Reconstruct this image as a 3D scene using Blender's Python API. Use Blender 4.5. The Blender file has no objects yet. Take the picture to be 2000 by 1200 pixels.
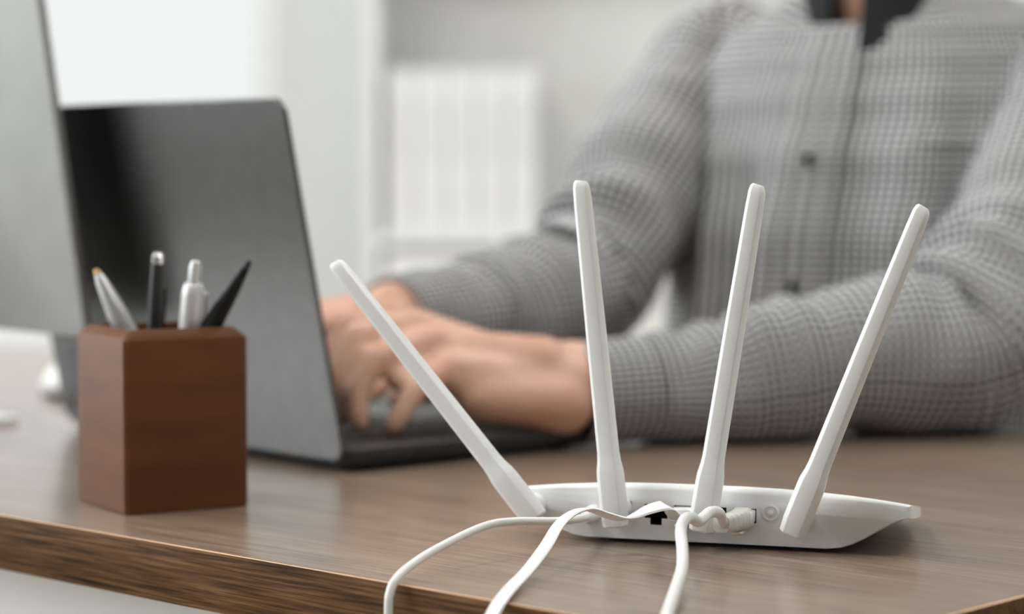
import bpy, bmesh, math, random
from mathutils import Vector as V, Matrix, noise

random.seed(4)
scene = bpy.context.scene
COL = scene.collection
PI = math.pi
R = math.radians

# ------------------------------------------------------------------ camera
cam_data = bpy.data.cameras.new('camera')
cam = bpy.data.objects.new('camera', cam_data)
COL.objects.link(cam)
cam.location = (0, 0, 0.943)
cam.rotation_euler = (PI / 2 - math.atan(260 / 4500), 0, 0)
cam_data.sensor_width = 36
cam_data.lens = 81
cam_data.clip_start = 0.05
cam_data.clip_end = 100
cam_data.dof.use_dof = True
cam_data.dof.focus_distance = 1.15
cam_data.dof.aperture_fstop = 4.1
scene.camera = cam

# ------------------------------------------------------------------ world, exposure, window light
world = bpy.data.worlds.new('overcast_sky')
scene.world = world
world.use_nodes = True
bgn = world.node_tree.nodes['Background']
bgn.inputs[0].default_value = (1.0, 1.0, 1.0, 1)
bgn.inputs[1].default_value = 0.85
scene.view_settings.view_transform = 'Standard'
scene.view_settings.look = 'None'
scene.view_settings.gamma = 1
scene.view_settings.use_curve_mapping = False
scene.view_settings.exposure = 0.18

def area_light(name, loc, rot, sx, sy, power, color=(1, 1, 1)):
    d = bpy.data.lights.new(name, 'AREA')
    d.shape = 'RECTANGLE'
    d.size, d.size_y, d.energy, d.color = sx, sy, power, color
    o = bpy.data.objects.new(name, d)
    COL.objects.link(o)
    o.location, o.rotation_euler = loc, rot
    return o

# daylight through the window wall on the left
area_light('daylight', (-2.62, 2.2, 1.65), (0, -PI / 2, 0), 1.7, 3.6, 108, (0.97, 0.99, 1.0))

# ------------------------------------------------------------------ materials
def mat(name, color, rough=0.5, metal=0.0, spec=0.5, coat=0.0, sss=0.0):
    m = bpy.data.materials.new(name)
    m.use_nodes = True
    b = m.node_tree.nodes['Principled BSDF']
    b.inputs['Base Color'].default_value = (*color, 1)
    b.inputs['Roughness'].default_value = rough
    b.inputs['Metallic'].default_value = metal
    b.inputs['Specular IOR Level'].default_value = spec
    b.inputs['Coat Weight'].default_value = coat
    if sss:
        b.inputs['Subsurface Weight'].default_value = sss
        b.inputs['Subsurface Radius'].default_value = (0.01, 0.004, 0.002)
        b.inputs['Subsurface Scale'].default_value = 0.6
    return m

def nt(m):
    return m.node_tree.nodes, m.node_tree.links, m.node_tree.nodes['Principled BSDF']

def tint(m, c0, c1, scale=(4, 4, 4), nscale=3, detail=3, lo=0.35, hi=0.65, bump=0.0, bdist=0.001):
    """procedural noise between two colours in object space"""
    n, l, b = nt(m)
    tc = n.new('ShaderNodeTexCoord')
    mp = n.new('ShaderNodeMapping')
    mp.inputs['Scale'].default_value = scale
    no = n.new('ShaderNodeTexNoise')
    no.inputs['Scale'].default_value = nscale
    no.inputs['Detail'].default_value = detail
    rp = n.new('ShaderNodeValToRGB')
    rp.color_ramp.elements[0].position = lo
    rp.color_ramp.elements[0].color = (*c0, 1)
    rp.color_ramp.elements[1].position = hi
    rp.color_ramp.elements[1].color = (*c1, 1)
    l.new(tc.outputs['Object'], mp.inputs[0])
    l.new(mp.outputs[0], no.inputs['Vector'])
    l.new(no.outputs[0], rp.inputs[0])
    l.new(rp.outputs[0], b.inputs['Base Color'])
    if bump:
        bp = n.new('ShaderNodeBump')
        bp.inputs['Strength'].default_value = bump
        bp.inputs['Distance'].default_value = bdist
        l.new(no.outputs[0], bp.inputs['Height'])
        l.new(bp.outputs[0], b.inputs['Normal'])
    return m

def wood(name, dark, mid, light, rough, spec, fine_amt=0.5, bump=0.15, stretch=1.0, coat=0.0):
    """wood grain running along local X"""
    m = mat(name, mid, rough, 0, spec)
    n, l, b = nt(m)
    tc = n.new('ShaderNodeTexCoord')
    def noise_node(sc, s, d, dist=0.0):
        mp = n.new('ShaderNodeMapping')
        mp.inputs['Scale'].default_value = sc
        no = n.new('ShaderNodeTexNoise')
        no.inputs['Scale'].default_value = s
        no.inputs['Detail'].default_value = d
        no.inputs['Distortion'].default_value = dist
        l.new(tc.outputs['Object'], mp.inputs[0])
        l.new(mp.outputs[0], no.inputs['Vector'])
        return no.outputs[0]
    broad = noise_node((1.6 * stretch, 14, 14), 2.0, 4, 0.6)
    fine = noise_node((9 * stretch, 330, 330), 2.0, 3, 0.3)
    streak = noise_node((4 * stretch, 90, 90), 2.0, 4, 0.5)
    r1 = n.new('ShaderNodeValToRGB')
    e = r1.color_ramp.elements
    e[0].position, e[0].color = 0.36, (*dark, 1)
    e[1].position, e[1].color = 0.66, (*light, 1)
    k = e.new(0.5); k.color = (*mid, 1)
    mx = n.new('ShaderNodeMix'); mx.data_type = 'FLOAT'
    mx.inputs[0].default_value = fine_amt
    l.new(broad, mx.inputs[2]); l.new(streak, mx.inputs[3])
    mx2 = n.new('ShaderNodeMix'); mx2.data_type = 'FLOAT'
    mx2.inputs[0].default_value = fine_amt * 0.8
    l.new(mx.outputs[0], mx2.inputs[2]); l.new(fine, mx2.inputs[3])
    l.new(mx2.outputs[0], r1.inputs[0])
    l.new(r1.outputs[0], b.inputs['Base Color'])
    bp = n.new('ShaderNodeBump')
    bp.inputs['Strength'].default_value = bump
    bp.inputs['Distance'].default_value = 0.0006
    l.new(fine, bp.inputs['Height'])
    l.new(bp.outputs[0], b.inputs['Normal'])
    if coat:
        b.inputs['Coat Weight'].default_value = coat
        b.inputs['Coat Roughness'].default_value = 0.2
        b.inputs['Coat IOR'].default_value = 1.5
    return m

def gingham(name, period, white, mid, dark):
    """woven check in metres of cloth (UV): three tones where threads cross"""
    m = mat(name, mid, 0.85, 0, 0.2)
    n, l, b = nt(m)
    uv = n.new('ShaderNodeUVMap'); uv.uv_map = 'UVMap'
    sp = n.new('ShaderNodeSeparateXYZ')
    l.new(uv.outputs[0], sp.inputs[0])
    def stripe(o):
        a = n.new('ShaderNodeMath'); a.operation = 'MULTIPLY'; a.inputs[1].default_value = 1 / period
        f = n.new('ShaderNodeMath'); f.operation = 'FRACT'
        g = n.new('ShaderNodeMath'); g.operation = 'GREATER_THAN'; g.inputs[1].default_value = 0.5
        l.new(o, a.inputs[0]); l.new(a.outputs[0], f.inputs[0]); l.new(f.outputs[0], g.inputs[0])
        return g.outputs[0]
    s = n.new('ShaderNodeMath'); s.operation = 'ADD'
    l.new(stripe(sp.outputs[0]), s.inputs[0]); l.new(stripe(sp.outputs[1]), s.inputs[1])
    h = n.new('ShaderNodeMath'); h.operation = 'MULTIPLY'; h.inputs[1].default_value = 0.5
    l.new(s.outputs[0], h.inputs[0])
    rp = n.new('ShaderNodeValToRGB'); rp.color_ramp.interpolation = 'CONSTANT'
    e = rp.color_ramp.elements
    e[0].position, e[0].color = 0.0, (*dark, 1)
    e[1].position, e[1].color = 0.75, (*white, 1)
    k = e.new(0.25); k.color = (*mid, 1)
    l.new(h.outputs[0], rp.inputs[0])
    l.new(rp.outputs[0], b.inputs['Base Color'])
    return m

M = {}
M['desk_top'] = wood('desk_top_walnut', (0.125, 0.076, 0.049), (0.24, 0.163, 0.115), (0.37, 0.275, 0.21), 0.4, 0.5, 0.6, 0.4, coat=0.8)
M['desk_side'] = wood('desk_edge_walnut', (0.013, 0.007, 0.004), (0.115, 0.056, 0.024), (0.25, 0.14, 0.065), 0.6, 0.1, 0.66, 0.5)
M['tan'] = tint(mat('tan_edge_core', (0.72, 0.47, 0.27), 0.45), (0.66, 0.42, 0.24), (0.78, 0.52, 0.31), (2, 40, 40))
M['white_plastic'] = tint(mat('white_plastic', (0.8, 0.81, 0.80), 0.32), (0.80, 0.81, 0.80), (0.83, 0.84, 0.83), (20, 20, 20))
M['white_matte'] = tint(mat('white_matte_plastic', (0.8, 0.8, 0.78), 0.5), (0.78, 0.78, 0.765), (0.81, 0.81, 0.795), (20, 20, 20))
M['port_dark'] = tint(mat('port_black', (0.006, 0.006, 0.006), 0.6), (0.004, 0.004, 0.004), (0.008, 0.008, 0.008), (50, 50, 50))
M['clear'] = tint(mat('plug_clear', (0.75, 0.75, 0.76), 0.12, 0, 0.6), (0.70, 0.70, 0.72), (0.8, 0.8, 0.8), (60, 60, 60))
M['contact'] = tint(mat('gold_contact', (0.8, 0.6, 0.25), 0.3, 1.0), (0.75, 0.55, 0.2), (0.85, 0.65, 0.3), (60, 60, 60))
M['cord'] = tint(mat('cord_white', (0.76, 0.76, 0.73), 0.38), (0.74, 0.74, 0.71), (0.79, 0.79, 0.76), (30, 30, 30))
M['flat_cord'] = tint(mat('cord_bright_white', (0.86, 0.86, 0.86), 0.4), (0.84, 0.84, 0.84), (0.88, 0.88, 0.88), (30, 30, 30))
M['boot'] = tint(mat('boot_grey_beige', (0.6, 0.59, 0.54), 0.5), (0.57, 0.56, 0.51), (0.63, 0.62, 0.57), (40, 40, 40))
M['cup'] = tint(mat('cup_stained_wood', (0.092, 0.034, 0.015), 0.55, 0, 0.12), (0.098, 0.037, 0.017), (0.130, 0.052, 0.021), (6, 6, 30), 2, 3)
M['felt'] = tint(mat('black_felt', (0.01, 0.01, 0.01), 0.9), (0.008, 0.008, 0.008), (0.014, 0.014, 0.014), (90, 90, 90))
M['space_grey'] = tint(mat('space_grey_aluminium', (0.13, 0.13, 0.132), 0.32, 1.0), (0.125, 0.125, 0.126), (0.137, 0.137, 0.138), (30, 30, 30))
M['deck_grey'] = tint(mat('laptop_deck', (0.045, 0.045, 0.047), 0.45, 0.6), (0.042, 0.042, 0.044), (0.05, 0.05, 0.052), (30, 30, 30))
M['key'] = tint(mat('key_black', (0.012, 0.012, 0.013), 0.5), (0.010, 0.010, 0.011), (0.015, 0.015, 0.016), (60, 60, 60))
M['screen'] = tint(mat('screen_black_glass', (0.004, 0.004, 0.005), 0.08), (0.003, 0.003, 0.004), (0.006, 0.006, 0.007), (5, 5, 5))
M['rubber'] = tint(mat('black_rubber', (0.012, 0.012, 0.012), 0.7), (0.010, 0.010, 0.010), (0.015, 0.015, 0.015), (60, 60, 60))
M['silver'] = tint(mat('silver_aluminium', (0.30, 0.303, 0.30), 0.5, 0.2), (0.29, 0.293, 0.29), (0.31, 0.313, 0.31), (12, 12, 12))
M['chrome'] = tint(mat('polished_steel', (0.75, 0.75, 0.75), 0.15, 1.0), (0.7, 0.7, 0.7), (0.8, 0.8, 0.8), (60, 60, 60))
M['brass'] = tint(mat('brass_tip', (0.36, 0.24, 0.11), 0.4, 1.0), (0.33, 0.22, 0.1), (0.39, 0.26, 0.12), (60, 60, 60))
M['pen_silver'] = tint(mat('pen_satin_silver', (0.5, 0.5, 0.5), 0.35, 0.6), (0.47, 0.47, 0.47), (0.53, 0.53, 0.53), (60, 60, 10))
M['pen_white'] = tint(mat('pen_pearl_white', (0.72, 0.72, 0.72), 0.3, 0.3), (0.70, 0.70, 0.70), (0.75, 0.75, 0.75), (60, 60, 10))
M['pen_black'] = tint(mat('pen_black', (0.008, 0.008, 0.009), 0.45, 0, 0.2), (0.010, 0.010, 0.010), (0.016, 0.016, 0.016), (60, 60, 10))
M['pen_grey'] = tint(mat('pen_dark_grey', (0.03, 0.03, 0.032), 0.45, 0, 0.3), (0.025, 0.025, 0.027), (0.036, 0.036, 0.038), (60, 60, 10))
M['skin'] = tint(mat('skin', (0.68, 0.41, 0.30), 0.5, 0, 0.35, sss=0.15), (0.64, 0.36, 0.25), (0.73, 0.46, 0.35), (14, 14, 14), 2, 4)
M['hair'] = tint(mat('dark_hair', (0.02, 0.013, 0.01), 0.7, 0, 0.15), (0.014, 0.009, 0.007), (0.03, 0.02, 0.014), (40, 40, 8))
M['eye'] = tint(mat('eye_white', (0.7, 0.68, 0.66), 0.2), (0.68, 0.66, 0.64), (0.72, 0.7, 0.68), (60, 60, 60))
M['iris'] = tint(mat('eye_brown', (0.05, 0.025, 0.012), 0.15), (0.04, 0.02, 0.01), (0.06, 0.03, 0.014), (200, 200, 200))
M['shirt'] = gingham('shirt_gingham', 0.0063, (0.80, 0.80, 0.81), (0.20, 0.20, 0.203), (0.012, 0.012, 0.013))
M['collar'] = tint(mat('collar_dark', (0.02, 0.02, 0.021), 0.85, 0, 0.2), (0.016, 0.016, 0.017), (0.026, 0.026, 0.027), (200, 200, 200))
M['button'] = tint(mat('button_dark', (0.012, 0.012, 0.013), 0.35), (0.010, 0.010, 0.010), (0.016, 0.016, 0.016), (200, 200, 200))
M['trousers'] = tint(mat('trousers_dark', (0.02, 0.023, 0.032), 0.85, 0, 0.2), (0.016, 0.019, 0.026), (0.026, 0.029, 0.04), (90, 90, 90))
M['shoe'] = tint(mat('shoe_leather', (0.02, 0.014, 0.01), 0.4), (0.015, 0.010, 0.008), (0.028, 0.02, 0.014), (30, 30, 30))
M['chair_fabric'] = tint(mat('chair_mesh_grey', (0.12, 0.12, 0.125), 0.85), (0.10, 0.10, 0.105), (0.14, 0.14, 0.145), (150, 150, 150))
M['wall'] = tint(mat('wall_paint', (0.63, 0.64, 0.62), 0.85, 0, 0.2), (0.62, 0.63, 0.61), (0.64, 0.65, 0.63), (3, 3, 3), bump=0.05)
M['ceiling'] = tint(mat('ceiling_paint', (0.82, 0.82, 0.81), 0.9, 0, 0.2), (0.81, 0.81, 0.80), (0.83, 0.83, 0.82), (3, 3, 3))
M['floor'] = wood('floor_pale_oak', (0.40, 0.34, 0.27), (0.50, 0.44, 0.37), (0.60, 0.53, 0.45), 0.5, 0.4, 0.4, 0.1)
M['white_paint'] = tint(mat('white_lacquer', (0.80, 0.80, 0.79), 0.4), (0.79, 0.79, 0.78), (0.81, 0.81, 0.80), (5, 5, 5))
M['shelf_white'] = tint(mat('shelf_laminate', (0.80, 0.81, 0.78), 0.5), (0.79, 0.80, 0.77), (0.82, 0.83, 0.80), (5, 5, 5))
M['binder'] = tint(mat('binder_board', (0.82, 0.82, 0.83), 0.5), (0.81, 0.81, 0.82), (0.84, 0.84, 0.85), (9, 9, 9))
M['binder_label'] = tint(mat('binder_label_paper', (0.74, 0.74, 0.74), 0.8), (0.72, 0.72, 0.72), (0.76, 0.76, 0.76), (30, 30, 30))
M['box_white'] = tint(mat('storage_board', (0.78, 0.78, 0.75), 0.7), (0.76, 0.76, 0.73), (0.8, 0.8, 0.77), (12, 12, 12))
M['glow'] = mat('lamp_diffuser', (0.9, 0.9, 0.9), 0.5)
_n, _l, _b = nt(M['glow'])
_b.inputs['Emission Color'].default_value = (1, 0.985, 0.965, 1)
_b.inputs['Emission Strength'].default_value = 14.5
def glass_mat():
    m = bpy.data.materials.new('window_glass'); m.use_nodes = True
    n, l = m.node_tree.nodes, m.node_tree.links
    n.remove(n['Principled BSDF'])
    t = n.new('ShaderNodeBsdfTransparent'); g = n.new('ShaderNodeBsdfGlossy')
    g.inputs['Roughness'].default_value = 0.02
    t.inputs[0].default_value = (0.97, 0.985, 0.98, 1)
    fr = n.new('ShaderNodeFresnel'); fr.inputs[0].default_value = 1.3
    mx = n.new('ShaderNodeMixShader')
    l.new(fr.outputs[0], mx.inputs[0]); l.new(t.outputs[0], mx.inputs[1]); l.new(g.outputs[0], mx.inputs[2])
    l.new(mx.outputs[0], n['Material Output'].inputs[0])
    return m
M['glass'] = glass_mat()

# ------------------------------------------------------------------ mesh helpers
class MB:
    def __init__(s):
        s.v, s.f, s.m, s.uv = [], [], [], {}
    def quad_uv(s, fi, uvs):
        s.uv[fi] = uvs
    def loft(s, rings, cap0=True, cap1=True, closed=True, mi=0, uvf=None):
        b = len(s.v); n = len(rings[0])
        for r in rings:
            s.v += [tuple(p) for p in r]
        jn = n if closed else n - 1
        for i in range(len(rings) - 1):
            for j in range(jn):
                k = (j + 1) % n
                s.f.append((b + i * n + j, b + i * n + k, b + (i + 1) * n + k, b + (i + 1) * n + j)); s.m.append(mi)
                if uvf:
                    s.uv[len(s.f) - 1] = [uvf(i, j), uvf(i, j + 1), uvf(i + 1, j + 1), uvf(i + 1, j)]
        if cap0:
            s.f.append(tuple(b + j for j in reversed(range(n)))); s.m.append(mi)
        if cap1:
            o = b + (len(rings) - 1) * n
            s.f.append(tuple(o + j for j in range(n))); s.m.append(mi)
        return s
    def box(s, x0, x1, y0, y1, z0, z1, mi=0):
        b = len(s.v)
        s.v += [(x, y, z) for z in (z0, z1) for y in (y0, y1) for x in (x0, x1)]
        for q in ((0, 2, 3, 1), (4, 5, 7, 6), (0, 1, 5, 4), (2, 6, 7, 3), (0, 4, 6, 2), (1, 3, 7, 5)):
            s.f.append(tuple(b + i for i in q)); s.m.append(mi)
        return s
    def bbox(s, x0, x1, y0, y1, z0, z1, bev=0.002, seg=2, mi=0):
        """bevelled box"""
        bm = bmesh.new()
        bmesh.ops.create_cube(bm, size=1)
        for v in bm.verts:
            v.co = V(((x0 + x1) / 2 + v.co.x * (x1 - x0), (y0 + y1) / 2 + v.co.y * (y1 - y0), (z0 + z1) / 2 + v.co.z * (z1 - z0)))
        bmesh.ops.bevel(bm, geom=list(bm.edges), offset=bev, segments=seg, profile=0.5, affect='EDGES')
        return s.add_bm(bm, mi)
    def add_bm(s, bm, mi=0):
        b = len(s.v)
        bm.verts.index_update()
        s.v += [tuple(v.co) for v in bm.verts]
        for f in bm.faces:
            s.f.append(tuple(b + v.index for v in f.verts)); s.m.append(mi)
        bm.free()
        return s
    def lathe(s, prof, n=24, axis=None, mi=0):
        """prof: (r, z) rings about local Z, optionally transformed by matrix"""
        rings = []
        for r, z in prof:
            ring = [V((r * math.cos(2 * PI * j / n), r * math.sin(2 * PI * j / n), z)) for j in range(n)]
            rings.append([axis @ p for p in ring] if axis else ring)
        return s.loft(rings, mi=mi)
    def tube(s, pts, rad, n=12, mi=0):
        rings = []
        fr = frames(pts)
        for i, (p, (t, a, b)) in enumerate(zip(pts, fr)):
            r = rad(i / (len(pts) - 1)) if callable(rad) else rad
            rings.append([p + a * (r * math.cos(2 * PI * j / n)) + b * (r * math.sin(2 * PI * j / n)) for j in range(n)])
        return s.loft(rings, mi=mi)
    def shift(s, d):
        s.v = [(x + d[0], y + d[1], z + d[2]) for x, y, z in s.v]
        return s
    def mesh(s, name, mats, smooth=None):
        me = bpy.data.meshes.new(name)
        me.from_pydata(s.v, [], s.f)
        for m in (mats if isinstance(mats, (list, tuple)) else [mats]):
            me.materials.append(m)
        me.polygons.foreach_set('material_index', s.m)
        if s.uv:
            lay = me.uv_layers.new(name='UVMap')
            for fi, uvs in s.uv.items():
                p = me.polygons[fi]
                for li, u in zip(p.loop_indices, uvs):
                    lay.data[li].uv = u
        bm = bmesh.new(); bm.from_mesh(me)
        bmesh.ops.recalc_face_normals(bm, faces=bm.faces)
        if smooth is not None:
            for f in bm.faces: f.smooth = True
            for e in bm.edges:
                if len(e.link_faces) == 2 and e.calc_face_angle(0) > R(smooth): e.smooth = False
        bm.to_mesh(me); bm.free()
        me.update()
        return me
    def build(s, name, mats, parent=None, smooth=None):
        return link(name, s.mesh(name, mats, smooth), parent)

def link(name, me, parent=None):
    o = bpy.data.objects.new(name, me)
    COL.objects.link(o)
    if parent: o.parent = parent
    return o

def frames(pts):
    out = []; a = None
    for i in range(len(pts)):
        t = (pts[min(i + 1, len(pts) - 1)] - pts[max(i - 1, 0)]).normalized()
        if a is None:
            a = t.orthogonal().normalized()
        a = (a - t * a.dot(t)).normalized()
        out.append((t, a, t.cross(a)))
    return out

def catmull(P, per=8):
    P = [V(p) for p in P]
    Q = [P[0] * 2 - P[1]] + P + [P[-1] * 2 - P[-2]]
    out = []
    for i in range(1, len(Q) - 2):
        p0, p1, p2, p3 = Q[i - 1:i + 3]
        for k in range(per):
            t = k / per
            out.append(0.5 * ((2 * p1) + (p2 - p0) * t + (2 * p0 - 5 * p1 + 4 * p2 - p3) * t * t + (3 * p1 - p0 - 3 * p2 + p3) * t ** 3))
    out.append(P[-1])
    return out

def lerp_table(tab, x):
    if x <= tab[0][0]: return tab[0][1:]
    for a, b in zip(tab, tab[1:]):
        if x <= b[0]:
            t = (x - a[0]) / (b[0] - a[0])
            t = t * t * (3 - 2 * t)
            return [u + (w - u) * t for u, w in zip(a[1:], b[1:])]
    return tab[-1][1:]

def tag(o, label=None, cat=None, group=None, kind=None):
    if label: o['label'] = label
    if cat: o['category'] = cat
    if group: o['group'] = group
    if kind: o['kind'] = kind
    return o

def thing(name, loc, rotz, label, cat, group=None):
    o = bpy.data.objects.new(name, None)
    o.empty_display_size = 0.05
    COL.objects.link(o)
    o.location = loc
    o.rotation_euler = (0, 0, rotz)
    return tag(o, label, cat, group)

def struct(o):
    o['kind'] = 'structure'
    return o

D = 0.75          # desk height

# ================================================================== the room
RX0, RX1, RY0, RY1, RH = -2.5, 3.0, -3.4, 4.6, 2.7
struct(MB().box(RX0 - .2, RX1 + .2, RY0 - .2, RY1 + .2, -.1, 0).build('floor', M['floor']))
struct(MB().box(RX0 - .2, RX1 + .2, RY0 - .2, RY1 + .2, RH, RH + .1).build('ceiling', M['ceiling']))
# back wall with a wide window on its left
WX0, WX1, WZ0, WZ1 = -1.95, -0.47, 0.55, 2.35
struct(MB().box(RX0 - .2, WX0, RY1, RY1 + .2, 0, RH).box(WX1, RX1 + .2, RY1, RY1 + .2, 0, RH)
       .box(WX0, WX1, RY1, RY1 + .2, 0, WZ0).box(WX0, WX1, RY1, RY1 + .2, WZ1, RH).build('wall_back', M['wall']))
# left wall: a long band of windows
LY0, LY1, LZ0, LZ1 = 0.35, 4.05, 0.78, 2.52
struct(MB().box(RX0 - .2, RX0, RY0 - .2, LY0, 0, RH).box(RX0 - .2, RX0, LY1, RY1, 0, RH)
       .box(RX0 - .2, RX0, LY0, LY1, 0, LZ0).box(RX0 - .2, RX0, LY0, LY1, LZ1, RH).build('wall_left', M['wall']))
struct(MB().box(RX1, RX1 + .2, RY0 - .2, RY1, 0, RH).build('wall_right', M['wall']))
struct(MB().box(RX0, RX1, RY0 - .2, RY0, 0, RH).build('wall_front', M['ceiling']))

def window(name, horiz, a0, a1, z0, z1, d0, mull):
    """frame + panes; horiz: spans X at y=d0, else spans Y at x=d0"""
    def bx(mb, p0, p1, q0, q1, t0, t1):
        if horiz: mb.bbox(p0, p1, t0, t1, q0, q1, .004, 1)
        else: mb.bbox(t0, t1, p0, p1, q0, q1, .004, 1)
    mb = MB(); w = .05
    t0, t1 = (d0 + .05, d0 + .11) if horiz else (d0 - .11, d0 - .05)
    bx(mb, a0, a1, z0, z0 + w, t0, t1); bx(mb, a0, a1, z1 - w, z1, t0, t1)
    bx(mb, a0, a0 + w, z0, z1, t0, t1); bx(mb, a1 - w, a1, z0, z1, t0, t1)
    for m in mull: bx(mb, m - w / 2, m + w / 2, z0, z1, t0, t1)
    o = struct(mb.build(name, M['white_paint'], smooth=40))
    edges = [a0 + w] + [x for m in mull for x in (m - w / 2, m + w / 2)] + [a1 - w]
    tm = (t0 + t1) / 2
    for i in range(0, len(edges), 2):
        pm = MB()
        if horiz: pm.box(edges[i], edges[i + 1], tm - .003, tm + .003, z0 + w, z1 - w)
        else: pm.box(tm - .003, tm + .003, edges[i], edges[i + 1], z0 + w, z1 - w)
        pm.build('pane', M['glass'], o)
    sm = MB()
    if horiz: sm.bbox(a0 - .04, a1 + .04, d0 - .10, d0 + .05, z0 - .03, z0, .004, 1)
    else: sm.bbox(d0 - .05, d0 + .12, a0 - .04, a1 + .04, z0 - .03, z0, .004, 1)
    sm.build('window_sill', M['white_paint'], o, 40)
    return o
window('window_1', True, WX0, WX1, WZ0, WZ1, RY1, [])
window('window_2', False, LY0, LY1, LZ0, LZ1, RX0, [LY0 + 1.23, LY0 + 2.47])
bb = MB()
bb.bbox(RX0, RX1, RY1 - .014, RY1, 0, .08, .003, 1)
struct(bb.build('baseboard_back', M['white_paint'], smooth=40))
bb = MB(); bb.bbox(RX0, RX0 + .014, RY0, RY1 - .02, 0, .08, .003, 1)
struct(bb.build('baseboard_left', M['white_paint'], smooth=40))

# ceiling lamps
for i, (x, y) in enumerate(((-.9, .85), (.9, .85), (-.9, 2.65), (.9, 2.65))):
    o = thing('ceiling_light', (x, y, RH), 0,
              ('square ceiling light panel at the front left', 'square ceiling light panel at the front right',
               'square ceiling light panel nearest the back window', 'square ceiling light panel above the seated person')[i],
              'ceiling light', 'ceiling light panels')
    MB().bbox(-.3, .3, -.3, -.275, -.04, 0, .003, 1).bbox(-.3, .3, .275, .3, -.04, 0, .003, 1) \
        .bbox(-.3, -.275, -.275, .275, -.04, 0, .003, 1).bbox(.275, .3, -.275, .275, -.04, 0, .003, 1).build('frame', M['white_paint'], o, 40)
    MB().box(-.275, .275, -.275, .275, -.032, -.02).build('diffuser', M['glow'], o)

# radiator below the back window
rad = thing('radiator', (-1.1, RY1 - .10, 0), 0, 'white ribbed radiator standing under the back window', 'radiator')
for i in range(16):
    x = -.60 + i * .08
    MB().bbox(x - .033, x + .033, -.05, .05, .08, .48, .016, 3).build('fin', M['white_paint'], rad, 40)
MB().bbox(-.64, .64, -.018, .018, .10, .14, .01, 2).bbox(-.64, .64, -.018, .018, .42, .46, .01, 2).build('header_pipe', M['white_paint'], rad, 40)
for x in (-.535, .535):
    MB().bbox(x - .015, x + .015, -.02, .02, 0, .1, .004, 1).build('foot', M['white_paint'], rad, 40)

# bookcase on the back wall
bk = thing('bookcase', (0.42, RY1 - .17, 0), 0, 'pale open bookcase against the back wall beside the window', 'bookcase')
BX0, BX1, BD = -.69, .69, .15
for x in (BX0, BX1 - .024):
    MB().bbox(x, x + .024, -BD, BD, 0, 2.1, .0015, 1).build('side_panel', M['shelf_white'], bk, 40)
SH = (.06, .42, .808, 1.50, 1.80, 2.076)
for z in SH:
    MB().bbox(BX0 + .0245, BX1 - .0245, -BD, BD - .008, z, z + .024, .0015, 1).build('shelf_board', M['shelf_white'], bk, 40)
MB().box(BX0 + .0245, BX1 - .0245, BD - .007, BD - .001, .06, 2.09).build('back_panel', M['shelf_white'], bk)

binder_words = ['first white ring binder beside the bookcase side panel', 'second white ring binder from the bookcase side panel',
                'third white ring binder, middle of the row of five', 'fourth white ring binder from the bookcase side panel',
                'last white ring binder of the row, nearest the seated person']
for i in range(5):
    x = -.235 + i * .0565 + .028
    o = thing('ring_binder', (x, RY1 - .17, .832), 0, binder_words[i], 'binder', 'white ring binders on the bookcase')
    w = .0265
    MB().bbox(-w, w, -.138, -.135, 0, .305, .001, 1).build('spine', M['binder'], o, 40)
    MB().bbox(-w, -w + .0025, -.1345, .135, 0, .305, .001, 1).build('cover', M['binder'], o, 40)
    MB().bbox(w - .0025, w, -.1345, .135, 0, .305, .001, 1).build('cover', M['binder'], o, 40)
    MB().box(-w + .004, w - .008, -.12, .125, .008, .295).build('paper_block', M['binder_label'], o)
    MB().box(-.016, .016, -.1388, -.1383, .13, .25).build('spine_label', M['binder_label'], o)
    MB().lathe([(.011, -.1391), (.011, -.1384), (.008, -.1380)], 16, Matrix(((1, 0, 0, 0), (0, 0, 1, 0), (0, 1, 0, .06), (0, 0, 0, 1)))).build('finger_ring', M['binder'], o, 40)

for i, x in enumerate((-.083, .227, .537)):
    o = thing('storage_box', (x, RY1 - .17, .444), 0,
              ('white lidded storage box below the ring binders', 'white lidded storage box, middle one under the binder shelf',
               'white lidded storage box behind the seated person')[i], 'box', 'storage boxes on the bookcase')
    MB().bbox(-.149, .149, -.135, .13, 0, .28, .004, 2).build('body', M['box_white'], o, 40)
    MB().bbox(-.1535, .1535, -.145, .135, .262, .352, .004, 2).build('lid', M['box_white'], o, 40)
    MB().bbox(-.04, .04, -.139, -.1355, .12, .16, .0015, 1).build('label_holder', M['chrome'], o, 40)

# ================================================================== desk
e1 = V((.7314, -.6819, 0)); e2 = V((.6819, .7314, 0))
DC = V((.1157, .9173, 0))
desk = thing('desk', DC, math.atan2(.6819, -.7314), 'walnut brown desk with a pale tan edge line', 'desk')
DL, DW, DT = 1.95, .765, .031          # local x 0..DL to the left-back, local y 0..-DW
BT = .0022
MB().box(BT, DL - BT, -DW + BT, -BT, D - DT, D).build('tabletop', M['desk_top'], desk)
def edge_band(x0, x1, y0, y1, out):
    """strip with rounded tan top, wood-print outer face"""
    mb = MB()
    mb.bbox(x0, x1, y0, y1, D - DT, D, .0005, 2)
    o = mb.build('edge_band', [M['tan'], M['desk_side']], desk, 60)
    for p in o.data.polygons:
        c = V(p.center)
        if V(p.normal).dot(V(out)) > .9: p.material_index = 1
    return o
edge_band(0, DL, -BT, 0.0, (0, 1, 0)); edge_band(0, DL, -DW, -DW + BT, (0, -1, 0))
edge_band(0, BT, -DW + BT, -BT, (-1, 0, 0)); edge_band(DL - BT, DL, -DW + BT, -BT, (1, 0, 0))
for x in (.05, DL - .11):
    for y in (-.05, -DW + .11):
        MB().bbox(x, x + .06, y - .06, y, 0, D - DT, .003, 1).build('leg', M['white_paint'], desk, 40)
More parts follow.
